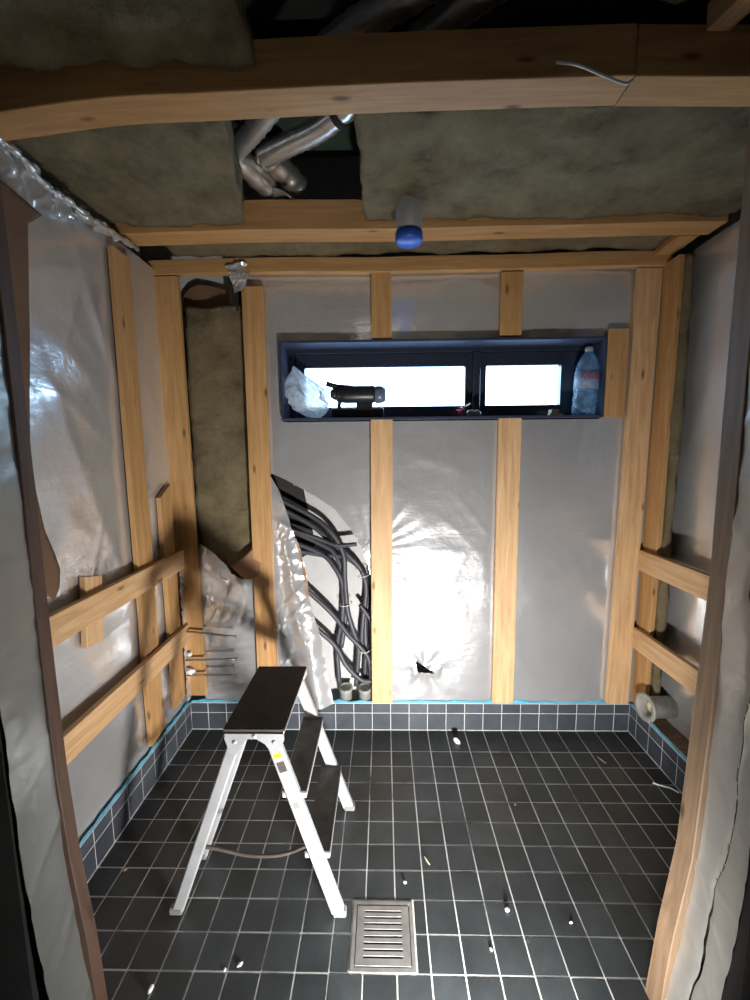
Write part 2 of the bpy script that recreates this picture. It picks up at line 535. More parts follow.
def batt(name, x0, x1, y0, y1, z0, z1, mat=WOOL, parent=None, cell=0.022, amp=0.012, rag=0.02, seed=0, skew=0.0):
    """a torn-edged slab of mineral wool: closed box, every side roughened"""
    bm = bmesh.new()
    nx = max(2, int((x1 - x0) / cell)); ny = max(2, int((y1 - y0) / cell)); nz = max(2, int((z1 - z0) / cell))
    vm = {}
    def vert(i, j, k):
        key = (i, j, k)
        if key not in vm:
            p = Vector((x0 + (x1 - x0) * i / nx, y0 + (y1 - y0) * j / ny, z0 + (z1 - z0) * k / nz))
            p.x += skew * (j / ny) * (i / nx)
            q = p * 4.0 + Vector((seed * 5.7, seed * 1.3, 0))
            e = Vector((0, 0, 0))
            n1 = noise.fractal(q * 2.2, 0.8, 2.1, 4)
            n2 = noise.fractal(q * 1.3 + Vector((31, 7, 3)), 0.8, 2.1, 4)
            n3 = noise.fractal(q * 1.3 + Vector((3, 37, 9)), 0.8, 2.1, 4)
            if k in (0, nz): e.z += (-1 if k == 0 else 1) * n1 * amp
            if i in (0, nx): e.x += (-1 if i == 0 else 1) * n2 * rag
            if j in (0, ny): e.y += (-1 if j == 0 else 1) * n3 * rag
            vm[key] = bm.verts.new(p + e)
        return vm[key]
    for i in range(nx):
        for j in range(ny):
            for k in (0, nz):
                bm.faces.new((vert(i, j, k), vert(i + 1, j, k), vert(i + 1, j + 1, k), vert(i, j + 1, k)))
    for i in range(nx):
        for k in range(nz):
            for j in (0, ny):
                bm.faces.new((vert(i, j, k), vert(i + 1, j, k), vert(i + 1, j, k + 1), vert(i, j, k + 1)))
    for j in range(ny):
        for k in range(nz):
            for i in (0, nx):
                bm.faces.new((vert(i, j, k), vert(i, j + 1, k), vert(i, j + 1, k + 1), vert(i, j, k + 1)))
    bmesh.ops.recalc_face_normals(bm, faces=bm.faces)
    me = bpy.data.meshes.new('mesh'); bm.to_mesh(me); bm.free()
    me.polygons.foreach_set('use_smooth', [True] * len(me.polygons))
    return link(name, me, mat, parent, centred(me))

# ------------------------------------------------------------------ floor and its tiles
XL, XR, YB, YF = -1.065, 1.31, 2.088, 0.82
floor = box('floor', -1.75, 1.75, -1.45, 2.40, -0.12, -0.012, CONCRETE)
tag(floor, kind='structure')
box('grout', XL - 0.02, XR + 0.02, YF, YB + 0.01, -0.012, -0.0012, GROUT, floor)

def tile_mesh(w, d, h, c=0.0012):
    vs = []
    for z, i in ((0, 0), (h - c, 0), (h, c)):
        for sx, sy in ((-1, -1), (1, -1), (1, 1), (-1, 1)):
            vs.append((sx * (w / 2 - i), sy * (d / 2 - i), z))
    fs = [(8, 9, 10, 11)]
    for a in (0, 4):
        for k in range(4):
            k2 = (k + 1) % 4
            fs.append((a + k, a + k2, a + 4 + k2, a + 4 + k))
    return mesh(vs, fs)
G = 0.0042
full_tile = tile_mesh(0.1 - G, 0.1 - G, 0.012)
tile_cache = {(0.1, 0.1): full_tile}
xs = [XL] + [-0.07 + 0.1 * i for i in range(-9, 14)] + [XR]
ys = [YB] + [YB - 0.1575 - 0.1 * k for k in range(11)] + [YF]
DR = (-0.113, 0.090, 1.030, 1.2285)          # the drain opening
rects = []
for i in range(len(xs) - 1):
    for k in range(len(ys) - 1):
        x0, x1, y1, y0 = xs[i], xs[i + 1], ys[k], ys[k + 1]
        if x1 > DR[0] + .002 and x0 < DR[1] - .002 and y1 > DR[2] + .004 and y0 < DR[3] - .004:
            if x0 < DR[0] - 0.008: rects.append((x0, DR[0], y0, y1))
            if x1 > DR[1] + 0.008: rects.append((DR[1], x1, y0, y1))
        else:
            rects.append((x0, x1, y0, y1))
for (x0, x1, y0, y1) in rects:
    w, d = round(x1 - x0, 4), round(y1 - y0, 4)
    me = tile_cache.get((w, d))
    if me is None:
        me = tile_cache[(w, d)] = tile_mesh(w - G, d - G, 0.012)
    jit = random.uniform(-0.0004, 0.0004)
    link('tile', me, TILE, floor, Matrix.Translation(((x0 + x1) / 2, (y0 + y1) / 2, -0.012 + jit)))

# skirting of one and a half rows of tiles
def skirting(name, frame_axis, fixed, n_in, s0, s1, joints, seal_z=0.158):
    """frame_axis 'x' (runs along X at Y=fixed) or 'y' (runs along Y at X=fixed); n_in = direction into the room"""
    def bx(a, b, d0, d1, z0, z1):
        lo, hi = sorted((fixed + n_in * d0, fixed + n_in * d1))
        return (a, b, lo, hi, z0, z1) if frame_axis == 'x' else (lo, hi, a, b, z0, z1)
    me = boxes_mesh([bx(s0, s1, -0.012, -0.0012, 0.0, 0.158)])
    base = tag(link(name, me, GROUT_W, None, centred(me)), kind='structure')
    base_loc = base.location.copy()
    cuts = [s0] + [j for j in joints if s0 + 0.012 < j < s1 - 0.012] + [s1]
    rows = ((0.002, 0.1), (0.1, 0.156))
    for a, b in zip(cuts[:-1], cuts[1:]):
        for z0, z1 in rows:
            key = (round(b - a, 4), round(z1 - z0, 4), 'w')
            t = tile_cache.get(key)
            if t is None:
                t = tile_cache[key] = tile_mesh(b - a - 0.003, z1 - z0 - 0.003, 0.0095)
            c = Vector(((a + b) / 2, fixed + n_in * -0.0095, (z0 + z1) / 2)) if frame_axis == 'x' else Vector((fixed + n_in * -0.0095, (a + b) / 2, (z0 + z1) / 2))
            nrm = Vector((0, n_in, 0)) if frame_axis == 'x' else Vector((n_in, 0, 0))
            ex = Vector((1, 0, 0)) if frame_axis == 'x' else Vector((0, 1, 0))
            M = Matrix.Identity(4)
            ey = nrm.cross(ex)
            for q in range(3):
                M[q][0] = ex[q]; M[q][1] = ey[q]; M[q][2] = nrm[q]; M[q][3] = c[q]
            link('tile', t, SKTILE, base, M)
    # blue sealing membrane showing above the tiles: a wavering strip
    fr = (lambda u, v, o: Vector((u, fixed + n_in * o, v))) if frame_axis == 'x' else (lambda u, v, o: Vector((fixed + n_in * o, u, v)))
    n = int((s1 - s0) / 0.03)
    top = [(s0 + (s1 - s0) * k / n, 0.169 + 0.012 * noise.noise(Vector((k * 0.9, fixed * 7, 0)))) for k in range(n + 1)]
    out = [(s0, 0.150)] + top + [(s1, 0.150)]
    sheet('sealing_membrane', fr, s0, s1, 0.150, 0.178, 0.01, lambda u, v: -0.004 - (v - 0.15) * 0.25 + 0.002 * noise.noise(Vector((u * 30, v * 30, 2))), BLUETAPE, base, outline=out, thick=0.001)
    return base
jx = [-0.07 + 0.1 * i for i in range(-12, 16)]
jy = sorted(YB - 0.062 - 0.1 * k for k in range(13))
skirting('baseboard_back', 'x', YB, -1, XL, XR, jx)
skirting('baseboard_left', 'y', XL, 1, 1.10, YB, jy)
skirting('baseboard_right', 'y', XR, -1, 1.10, YB, jy)

# ------------------------------------------------------------------ back wall
WX0, WX1, WZ0, WZ1 = -0.50, 1.067, 1.675, 2.047
wall_back = link('wall_back', boxes_mesh([(-1.45, WX0, 2.20, 2.26, 0, 2.95), (WX1, 1.75, 2.20, 2.26, 0, 2.95), (WX0, WX1, 2.20, 2.26, 0, WZ0), (WX0, WX1, 2.20, 2.26, WZ1, 2.95)]), GYPSUM)
tag(wall_back, kind='structure')
TEAR = [(-0.567, 1.405), (-0.50, 1.375), (-0.426, 1.332), (-0.33, 1.275), (-0.25, 1.218), (-0.18, 1.125), (-0.124, 1.034), (-0.088, 0.93), (-0.066, 0.84), (-0.067, 0.10), (-0.70, 0.10), (-0.70, 1.405)]
SLIT = [(0.165, 0.395), (0.20, 0.372), (0.245, 0.345), (0.272, 0.326), (0.225, 0.330), (0.175, 0.335)]
def disp_back(u, v):
    d = crease(u, v, 0.010, 1.0, 2.6, 1.8)
    # pinned flat under the battens
    for bx_ in (-0.625, -0.012, 0.614, 1.245):
        k = min(1.0, abs(u - bx_) / 0.10)
        d *= 0.25 + 0.75 * k
    # fans of pleats running to the fixings beside the window
    r1 = math.hypot(u + 0.07, v - 1.0); a1 = math.atan2(v - 1.0, u + 0.07)
    d += 0.0010 * math.sin(a1 * 22) * math.exp(-(r1 / 0.30) ** 2) * min(1, r1 / 0.05)
    r2 = math.hypot(u - 0.215, v - 0.36); a2 = math.atan2(v - 0.36, u - 0.215)
    d += 0.004 * math.sin(a2 * 7) * math.exp(-(r2 / 0.12) ** 2) * min(1, r2 / 0.03)
    if v < 0.36 and 0.15 < u < 0.3: d += 0.012 * max(0, (v - 0.30) / 0.06)
    return d - 0.004
sheet('foil_sheet', FR_BACK(2.096), -0.668, 1.36, 0.165, 2.37, 0.0095, disp_back, FOIL, wall_back, holes=[TEAR, SLIT, [(WX0 - .005, WZ0 - .012), (WX1 + .005, WZ0 - .012), (WX1 + .005, WZ1 + .006), (WX0 - .005, WZ1 + .006)]])
# folded-back flap of torn foil beside the cables
FLAP = [(-0.572, 1.40), (-0.535, 1.33), (-0.505, 1.262), (-0.475, 1.15), (-0.435, 1.036), (-0.40, 0.88), (-0.385, 0.74), (-0.345, 0.60), (-0.322, 0.50), (-0.300, 0.33), (-0.270, 0.19), (-0.33, 0.178), (-0.42, 0.19), (-0.575, 0.18)]
def disp_flap(u, v):
    s = min(1, max(0, (u + 0.575) / 0.2))
    h = (1.4 - v) / 1.2
    d = 0.012 + 0.055 * s * h + 0.020 * math.sin((u * 34 + v * 5.5)) * min(1, s * 2) * min(1, h * 2)
    d += crease(u, v, 0.020, 17.0, 7, 4) * min(1, s * 3)
    return d
sheet('foil_flap', FR_BACK(2.088), -0.58, -0.26, 0.17, 1.41, 0.009, disp_flap, FOIL, wall_back, outline=FLAP)
sheet('flap_kraft_edge', FR_BACK(2.088), -0.50, -0.30, 0.55, 1.12, 0.006, lambda u, v: disp_flap(u, v) + 0.003, KRAFT, wall_back,
      outline=[(-0.462, 1.10), (-0.435, 1.036), (-0.412, 0.93), (-0.398, 0.86), (-0.385, 0.74), (-0.398, 0.78), (-0.415, 0.88), (-0.424, 0.94), (-0.443, 1.03)])
# black sheet added for the shade of the open cavity behind the tear
sheet('cavity_black', FR_BACK(2.192), -0.70, -0.33, 0.86, 1.52, 0.03, lambda u, v: 0.002 * noise.noise(Vector((u * 9, v * 9, 3))), BLACKSHEET, wall_back,
      outline=[(-0.70, 1.50), (-0.45, 1.46), (-0.425, 1.30), (-0.395, 1.14), (-0.372, 1.02), (-0.395, 0.97), (-0.47, 0.93), (-0.70, 0.90)])

# vertical battens over the foil
BY = 2.088 - 0.013
def vboard(x0, x1, z0, z1, mat, label=None, seed=0, y=BY, t=0.024, dx=0.0, name='batten'):
    o = board(name, ((x0 + x1) / 2, y, z0), ((x0 + x1) / 2 + dx, y, z1), x1 - x0, t, (1, 0, 0), mat, wall_back, seed=seed)
    if label: o['label'] = label
    return o
vboard(-1.095, -0.963, 0.215, 2.352, WOOD_B, 'wide pine board in the left corner of the back wall', 1, dx=-0.012)
vboard(-0.680, -0.576, 0.185, 2.300, WOOD_B, 'pine batten left of the torn foil and the window', 2, dx=0.008)
vboard(-0.069, 0.040, 0.176, WZ0 - 0.006, WOOD, 'pine batten under the window, beside the cables', 3, dx=0.006)
vboard(-0.054, 0.042, WZ1 + 0.006, 2.350, WOOD_B, 'short pine batten above the left half of the window', 4)
vboard(0.570, 0.682, 0.178, WZ0 - 0.006, WOOD, 'pine batten under the right half of the window', 5, dx=-0.004)
vboard(0.560, 0.664, WZ1 + 0.012, 2.345, WOOD_B, 'short pine batten above the right half of the window', 6)
vboard(1.172, 1.286, 0.176, 2.350, WOOD, 'tall pine batten at the right end of the back wall', 7, dx=0.020)
vboard(1.074, 1.170, WZ0 - 0.005, WZ1 + 0.035, WOOD_B, 'short pine board against the right side of the window', 8, y=BY + 0.004)
tp = board('top_batten', (-1.11, 2.070, 2.388), (1.335, 2.070, 2.384), 0.066, 0.036, (0, 0, 1), WOOD_B, wall_back, n=24, warp=0.012, seed=9)
tp['label'] = 'horizontal pine batten along the top of the back wall'

# wool bay between the corner board and the next batten
b = batt('wool_slab', -0.975, -0.665, 2.115, 2.195, 0.79, 2.232, WOOL, wall_back, seed=3, amp=0.012, rag=0.014, cell=0.018)
b['label'] = 'slab of mineral wool in the open bay left of the window'
sheet('bay_foil', FR_BACK(2.100), -0.985, -0.655, 0.165, 1.06, 0.010, lambda u, v: crease(u, v, 0.013, 33.0, 5, 3) + 0.02 * max(0, v - 0.75), FOIL, wall_back,
      outline=[(-0.985, 0.165), (-0.655, 0.165), (-0.655, 0.93), (-0.70, 0.875), (-0.745, 0.85), (-0.80, 0.885), (-0.85, 0.955), (-0.90, 1.005), (-0.955, 1.04), (-0.985, 1.045)])
kt = sheet('kraft_tongue', FR_BACK(2.062), -0.80, -0.60, 0.84, 1.06, 0.009, lambda u, v: 0.012 + 0.016 * math.sin((v - 0.84) * 9 + u * 5) + 0.003 * noise.noise(Vector((u * 18, v * 18, 1))), KRAFT, wall_back,
      outline=[(-0.785, 0.933), (-0.75, 0.958), (-0.715, 0.985), (-0.668, 1.035), (-0.652, 0.99), (-0.636, 0.94), (-0.642, 0.90), (-0.664, 0.872), (-0.70, 0.864), (-0.735, 0.880)], thick=0.001)
kt['label'] = 'torn tongue of brown kraft paper'
sheet('kraft_backing', FR_BACK(2.165), -1.0, -0.745, 2.20, 2.42, 0.012, lambda u, v: 0.004 * noise.noise(Vector((u * 8, v * 8, 4))), KRAFT_D, wall_back,
      outline=[(-1.0, 2.20), (-0.745, 2.20), (-0.758, 2.316), (-0.83, 2.336), (-0.92, 2.352), (-0.965, 2.335), (-1.0, 2.30)])
box('dark_strip', -0.752, -0.705, 2.11, 2.16, 2.205, 2.40, NEARBLACK, wall_back, 0.002)
sheet('crumpled_foil_end', FR_BACK(2.072), -0.745, -0.60, 2.25, 2.40, 0.0055, lambda u, v: 0.014 + crease(u, v, 0.028, 51.0, 16, 16), FOIL, wall_back,
      outline=[(-0.735, 2.385), (-0.70, 2.395), (-0.655, 2.405), (-0.612, 2.385), (-0.63, 2.34), (-0.648, 2.296), (-0.675, 2.275), (-0.700, 2.26), (-0.708, 2.30), (-0.722, 2.34)])

# ------------------------------------------------------------------ left wall
wall_left = tag(box('wall_left', -1.30, -1.22, 0.95, 2.26, 0, 2.95, GYPSUM), kind='structure')
def disp_left(u, v):
    d = crease(u, v, 0.014, 70.0, 2.2, 1.5)
    k = min(1.0, abs(u - 1.76) / 0.12)
    d *= 0.3 + 0.7 * k
    if v < 0.30: d *= 0.4
    return d
sheet('foil_sheet', FR_LEFT(-1.090), 0.96, 2.10, 0.15, 2.385, 0.0135, disp_left, FOIL, wall_left)
board('batten', (-1.067, 1.76, 0.205), (-1.067, 1.762, 2.325), 0.115, 0.022, (0, 1, 0), WOOD_B, wall_left, seed=21, cut_a=0.02)['label'] = 'upright pine batten on the left foil wall'
board('batten', (-1.067, 1.975, 0.235), (-1.067, 1.972, 1.335), 0.105, 0.022, (0, 1, 0), WOOD_B, wall_left, seed=22, cut_b=0.06)['label'] = 'shorter pine batten in the left corner with a broken top'
board('batten', (-1.067, 1.41, 0.83), (-1.067, 1.435, 1.075), 0.085, 0.024, (0, 1, 0), WOOD, wall_left, seed=23, cut_b=-0.012)['label'] = 'short pine offcut behind the upper left rail'
board('rail', (-1.044, 1.10, 0.970), (-1.044, 2.058, 0.972), 0.100, 0.024, (0, 0, 1), WOOD, wall_left, seed=24)['label'] = 'upper pine rail on the left wall'
board('rail', (-1.044, 1.10, 0.565), (-1.044, 2.062, 0.572), 0.100, 0.024, (0, 0, 1), WOOD, wall_left, seed=25)['label'] = 'lower pine rail on the left wall'
kf = sheet('kraft_flap', FR_LEFT(-1.058), 1.03, 1.36, 1.03, 2.31, 0.012,
      lambda u, v: 0.004 + 0.018 * max(0, (u - 1.15) / 0.15) ** 2 * (0.5 + 0.5 * math.sin(v * 5)) + 0.006 * noise.noise(Vector((u * 5, v * 3, 8))), KRAFT_D, wall_left,
      outline=[(1.03, 2.30), (1.36, 2.255), (1.30, 2.20), (1.278, 2.02), (1.262, 1.886), (1.235, 1.70), (1.216, 1.531), (1.222, 1.40), (1.238, 1.285), (1.268, 1.20), (1.283, 1.145), (1.276, 1.09), (1.248, 1.05), (1.23, 1.075), (1.03, 1.08)], thick=0.001)
kf['label'] = 'torn brown kraft paper hanging beside the doorway'
def disp_crumple(u, v):
    return 0.012 + crease(u, v, 0.030, 88.0, 11, 16) + 0.012 * math.sin(u * 60 + v * 30)
cf = sheet('crumpled_foil_edge', FR_LEFT(-1.075), 1.12, 1.76, 2.245, 2.42, 0.008, disp_crumple, FOIL, wall_left,
      outline=[(1.12, 2.245), (1.30, 2.262), (1.45, 2.30), (1.58, 2.335), (1.74, 2.355), (1.76, 2.375), (1.66, 2.385), (1.55, 2.372), (1.44, 2.372), (1.36, 2.385), (1.26, 2.398), (1.12, 2.41)])
cf['label'] = 'crumpled shiny upper edge of the left foil'
tube('foil_roll_edge', [(-1.045, 1.20, 2.375), (-1.04, 1.28, 2.372), (-1.05, 1.38, 2.352), (-1.045, 1.46, 2.358), (-1.05, 1.56, 2.358), (-1.05, 1.70, 2.372), (-1.045, 1.86, 2.383)],
     [0.010 + 0.004 * math.sin(i * 1.3) + 0.003 * math.sin(i * 2.9) for i in range(49)], FOIL, wall_left, sides=9)
# strip of crumpled foil in the corner below the rails
sheet('corner_foil', FR_LEFT(-1.050), 2.025, 2.075, 0.20, 0.95, 0.006, lambda u, v: crease(u, v, 0.012, 99.0, 20, 24), FOIL, wall_left)

# ------------------------------------------------------------------ right wall
wall_right = tag(box('wall_right', 1.50, 1.58, 0.95, 2.26, 0, 2.95, GYPSUM), kind='structure')
sheet('foil_sheet', FR_RIGHT(1.405), 0.96, 2.10, 0.0, 2.40, 0.016, lambda u, v: crease(u, v, 0.008, 120.0, 2.2, 1.2), FOIL, wall_right)
board('batten', (1.321, 2.028, 0.185), (1.321, 2.012, 2.362), 0.108, 0.024, (0, 1, 0), WOOD_B, wall_right, seed=31)['label'] = 'upright pine batten on the right wall beside the corner'
w_ = batt('wool_strip', 1.334, 1.364, 1.945, 2.075, 0.16, 2.36, WOOL, wall_right, cell=0.02, amp=0.008, rag=0.010, seed=5)
w_['label'] = 'edge of mineral wool behind the right wall battens'
board('rail', (1.298, 1.06, 0.968), (1.298, 2.062, 0.958), 0.104, 0.024, (0, 0, 1), WOOD, wall_right, seed=32)['label'] = 'upper pine rail on the right wall'
board('rail', (1.298, 1.06, 0.566), (1.298, 2.062, 0.548), 0.108, 0.024, (0, 0, 1), WOOD, wall_right, seed=33)['label'] = 'lower pine rail on the right wall'
box('sill_plate', 1.32, 1.40, 1.10, 2.06, 0.0, 0.17, WOOD_D, wall_right, 0.003)

# ------------------------------------------------------------------ front wall with the opening we look through
wall_front = tag(link('wall_front', boxes_mesh([(-1.69, -0.848, 0.82, 0.965, 0, 2.42), (0.813, 1.69, 0.82, 1.005, 0, 2.42)]), NEARBLACK), kind='structure')  # hall side is only in shade; its black is that shade as colour
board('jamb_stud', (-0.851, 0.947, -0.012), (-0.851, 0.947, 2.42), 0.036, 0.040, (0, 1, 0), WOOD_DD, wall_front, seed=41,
      bow=[(0, Vector((0.050, 0, 0))), (0.3, Vector((0.004, 0, 0))), (0.6, Vector((0, 0, 0))), (1, Vector((0, 0, 0)))])['label'] = 'shaded brown edge of the left jamb stud'
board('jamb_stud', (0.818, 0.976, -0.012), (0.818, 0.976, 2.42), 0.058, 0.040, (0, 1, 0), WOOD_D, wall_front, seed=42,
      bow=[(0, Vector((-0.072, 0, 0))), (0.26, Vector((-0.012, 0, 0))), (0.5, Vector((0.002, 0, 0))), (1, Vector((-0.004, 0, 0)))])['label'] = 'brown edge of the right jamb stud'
def bow_x(v):
    s = min(1, max(0, 1 - v / 0.75)); return 0.047 * s * s
sheet('jamb_foil', FR_LEFT(-0.842), 0.82, 0.932, -0.01, 2.42, 0.010, lambda u, v: 0.004 + bow_x(v) + crease(u, v, 0.009, 140.0, 6, 3), FOIL_DUSTY_DIM, wall_front)
slit_c = lambda v: 0.878 + 0.010 * math.sin(v * 5.3) + 0.006 * math.sin(v * 17) + 0.003 * math.sin(v * 43)
slit_w = lambda v: 0.0012 + 0.0022 * max(0, math.sin(v * 6.1) + 0.4 * math.sin(v * 23))
SV = [0.02 + 2.36 * k / 70 for k in range(71)]
SLITJ = [(slit_c(v) - slit_w(v), v) for v in SV] + [(slit_c(v) + slit_w(v), v) for v in reversed(SV)]
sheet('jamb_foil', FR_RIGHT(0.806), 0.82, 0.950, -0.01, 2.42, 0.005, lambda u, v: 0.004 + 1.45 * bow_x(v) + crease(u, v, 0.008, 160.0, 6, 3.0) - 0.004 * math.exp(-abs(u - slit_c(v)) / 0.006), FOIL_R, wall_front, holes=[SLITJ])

# hall behind the camera, roof deck
tag(box('wall_hall_left', -1.75, -1.69, -1.45, 0.93, 0, 2.95, HALLWALL), kind='structure')
tag(box('wall_hall_right', 1.69, 1.75, -1.45, 0.93, 0, 2.95, HALLWALL), kind='structure')
tag(box('wall_hall_rear', -1.69, 1.69, -1.45, -1.39, 0, 2.95, HALLWALL), kind='structure')
ceiling = tag(box('ceiling', -1.75, 1.75, -1.45, 2.26, 2.95, 3.02, ROOFDECK), kind='structure')

# ------------------------------------------------------------------ window
win = empty('window_1', (0.2835, 2.22, WZ0)); tag(win, kind='structure')
LD0, LD1 = 2.056, 2.205
th = 0.012
for args in (((WX0, WX1, LD0, LD1, WZ0 - 0.006, WZ0 + 0.006)), ((WX0, WX1, LD0, LD1, WZ1 - th, WZ1)), ((WX0, WX0 + th, LD0, LD1, WZ0 + .006, WZ1 - th)), ((WX1 - th, WX1, LD0, LD1, WZ0 + .006, WZ1 - th))):
    box('lining', *args, LINING, win, 0.0015)
def ring(name, x0, x1, z0, z1, gx0, gx1, gz0, gz1, y0, y1, mat, parent, bev=0.003):
    me = boxes_mesh([(x0, gx0, y0, y1, z0, z1), (gx1, x1, y0, y1, z0, z1), (gx0, gx1, y0, y1, z0, gz0), (gx0, gx1, y0, y1, gz1, z1)], bev)
    return link(name, me, mat, parent, centred(me))
ring('frame', WX0, WX1, WZ0, WZ1, WX0 + .045, WX1 - .045, WZ0 + .020, WZ1 - .034, 2.19, 2.265, FRAMEBLK, win)
box('mullion', 0.462, 0.500, 2.185, 2.262, WZ0 + .018, WZ1 - .032, FRAMEBLK, win, 0.003)
for (x0, x1, g0, g1) in ((WX0 + .045, 0.462, -0.406, 0.424), (0.500, WX1 - .045, 0.532, 0.914)):
    s = ring('sash', x0, x1, WZ0 + .020, WZ1 - .034, g0, g1, 1.746, 1.944, 2.198, 2.245, FRAMEBLK, win)
    box('pane', g0 - .004, g1 + .004, 2.222, 2.228, 1.742, 1.948, GLASS, s)
    ring('gasket', x0 + .006, x1 - .006, WZ0 + .026, WZ1 - .040, x0 + .013, x1 - .013, WZ0 + .032, WZ1 - .049, 2.190, 2.199, GASKET, s, 0.0)

# ------------------------------------------------------------------ ceiling beams
bm1 = empty('ceiling_beam', (0.0, 1.155, 2.40))
tag(bm1, 'large pine ceiling beam closest to the viewer, across the top of the room', 'beam')
bow1 = [(0, Vector((0, 0.03, -0.032))), (0.35, Vector((0, 0.008, -0.006))), (0.75, Vector((0, 0, 0))), (1, Vector((0, 0, 0)))]
board('timber', (-1.22, 1.155, 2.455), (0.604, 1.155, 2.455), 0.110, 0.090, (0, 0, 1), WOOD_B, bm1, seed=51, bow=bow1, n=20, cut_b=0.0)
board('timber', (0.607, 1.155, 2.455), (1.45, 1.162, 2.440), 0.110, 0.090, (0, 0, 1), WOOD_B, bm1, seed=52, n=12)
b2 = board('ceiling_beam', (-1.10, 1.825, 2.458), (1.36, 1.825, 2.456), 0.112, 0.105, (0, 0, 1), WOOD_B, None, seed=53, n=24, warp=0.006)
tag(b2, 'pine ceiling beam behind the grey pipe, one step in front of the back wall', 'beam')
b3 = board('ceiling_beam', (1.292, 1.885, 2.425), (1.300, 2.088, 2.422), 0.085, 0.045, (1, 0, 0), WOOD_B, None, seed=54)
tag(b3, 'short pine runner along the top of the right wall between the beams', 'beam')
b4 = board('ceiling_beam', (0.790, 1.120, 2.520), (0.90, 0.80, 2.535), 0.055, 0.060, (1, 0, 0), WOOD, None, seed=55)
tag(b4, 'piece of pine timber poking into the top right corner', 'beam')

# ------------------------------------------------------------------ insulation overhead
def batt_thing(label, *a, **k):
    o = batt('insulation_batt', *a, **k)
    tag(o, label, 'insulation', 'mineral wool batts between the ceiling beams')
    return o
batt_thing('mineral wool batt left of the dark gap, between the two ceiling beams', -1.18, -0.42, 1.215, 1.768, 2.425, 2.53, seed=11, amp=0.016, rag=0.018, cell=0.016, skew=-0.13)
batt_thing('long mineral wool batt right of the dark gap, between the two ceiling beams', -0.070, 1.38, 1.215, 1.768, 2.425, 2.55, seed=12, amp=0.014, rag=0.012, cell=0.018)
batt_thing('narrow mineral wool strip between the rear ceiling beam and back wall', -0.96, 1.24, 1.890, 2.040, 2.425, 2.55, seed=13, amp=0.010, rag=0.010)
batt_thing('ragged mineral wool batt in the top left corner, nearest the viewer', -1.20, -0.310, 0.70, 1.100, 2.450, 2.64, seed=14, amp=0.024, rag=0.022, cell=0.016)
batt_thing('dark mineral wool batt in the top right corner above the front beam', 0.56, 1.45, 0.60, 1.095, 2.545, 2.68, seed=15, amp=0.030, rag=0.04)
gb = box('ceiling_board', -0.42, 0.10, 1.50, 1.98, 2.80, 2.812, GREENBOARD, None, 0.002)
tag(gb, 'dull green board high in the dark gap of the ceiling', 'board')

# ------------------------------------------------------------------ ducts in the ceiling gap
def ribbed(n, r, a=0.0016):
    return [r + (a if i % 2 else -a) for i in range(n)]
def duct(label, path, r, elbow, tongue=None):
    t = empty('ventilation_duct', path[-1])
    tag(t, label, 'duct')
    P = catmull(path, 10)
    vs, fs = tube_data(P, ribbed(len(P), r), 18)
    me = mesh(vs, fs, True); link('pipe', me, DUCT, t, centred(me))
    k = len(P) * 6 // 10
    vs, fs = tube_data(P[k:k + 2], r + 0.003, 18); me = mesh(vs, fs, True); link('clamp', me, BLACKSHEET, t, centred(me))
    E = catmull(elbow, 8)
    vs, fs = tube_data(E, [r * 1.25 * (0.96 + 0.05 * math.sin(i * 1.1)) for i in range(len(E))], 18, cap=True)
    me = mesh(vs, fs, True); link('elbow', me, DUCT, t, centred(me))
    if tongue:
        a, b_, c = (Vector(q) for q in tongue)
        vs, fs = [], []
        for i in range(9):
            s_ = i / 8
            p = a * (1 - s_) ** 2 + b_ * 2 * s_ * (1 - s_) + c * s_ * s_
            w = 0.030 * (1 - 0.75 * s_)
            vs += [p + Vector((-w * 0.5, -0.006, w * .5)), p + Vector((w * 0.5, 0.004, -w * .5))]
        for i in range(8): fs.append((2 * i, 2 * i + 1, 2 * i + 3, 2 * i + 2))
        me = mesh(vs, fs, True); o = link('torn_foil', me, DUCT, t, centred(me))
        md = o.modifiers.new('thickness', 'SOLIDIFY'); md.thickness = 0.001
duct('shiny ribbed ventilation duct on the left of the ceiling gap', [(0.34, 0.98, 2.63), (0.10, 1.125, 2.615), (-0.08, 1.215, 2.605), (-0.27, 1.36, 2.60), (-0.43, 1.525, 2.60), (-0.53, 1.62, 2.60)], 0.036,
     [(-0.560, 1.60, 2.605), (-0.545, 1.645, 2.603), (-0.500, 1.72, 2.592), (-0.455, 1.80, 2.578)])
duct('shiny ribbed ventilation duct on the right of the ceiling gap, foil tongue hanging', [(0.48, 1.01, 2.64), (0.27, 1.135, 2.62), (0.15, 1.21, 2.61), (-0.02, 1.36, 2.60), (-0.19, 1.52, 2.60), (-0.33, 1.60, 2.60), (-0.44, 1.66, 2.60)], 0.036,
     [(-0.435, 1.655, 2.62), (-0.415, 1.70, 2.618), (-0.375, 1.77, 2.608), (-0.340, 1.83, 2.595)], tongue=[(-0.445, 1.78, 2.545), (-0.39, 1.76, 2.545), (-0.352, 1.72, 2.495)])

# grey drain pipe with a blue cap
dp = empty('drain_pipe', (0.101, 1.65, 2.285))
tag(dp, 'grey plastic pipe with a blue end cap hanging from the ceiling wool', 'pipe')
lathe('pipe', [(0.048, 0.020), (0.048, 0.40)], (0.101, 1.65, 2.285), (0, 0, 1), PLASTIC_G, dp)
cp = lathe('end_cap', [(0.0, 0.0), (0.040, 0.0), (0.044, 0.004), (0.051, 0.006), (0.051, 0.036), (0.048, 0.038)], (0.101, 1.65, 2.285), (0, 0, 1), CAPBLUE, dp)
cp['label'] = 'blue end cap'
box('paper_label', 0.092, 0.124, 1.632, 1.652, 2.2835, 2.2850, PLASTIC_W, cp)

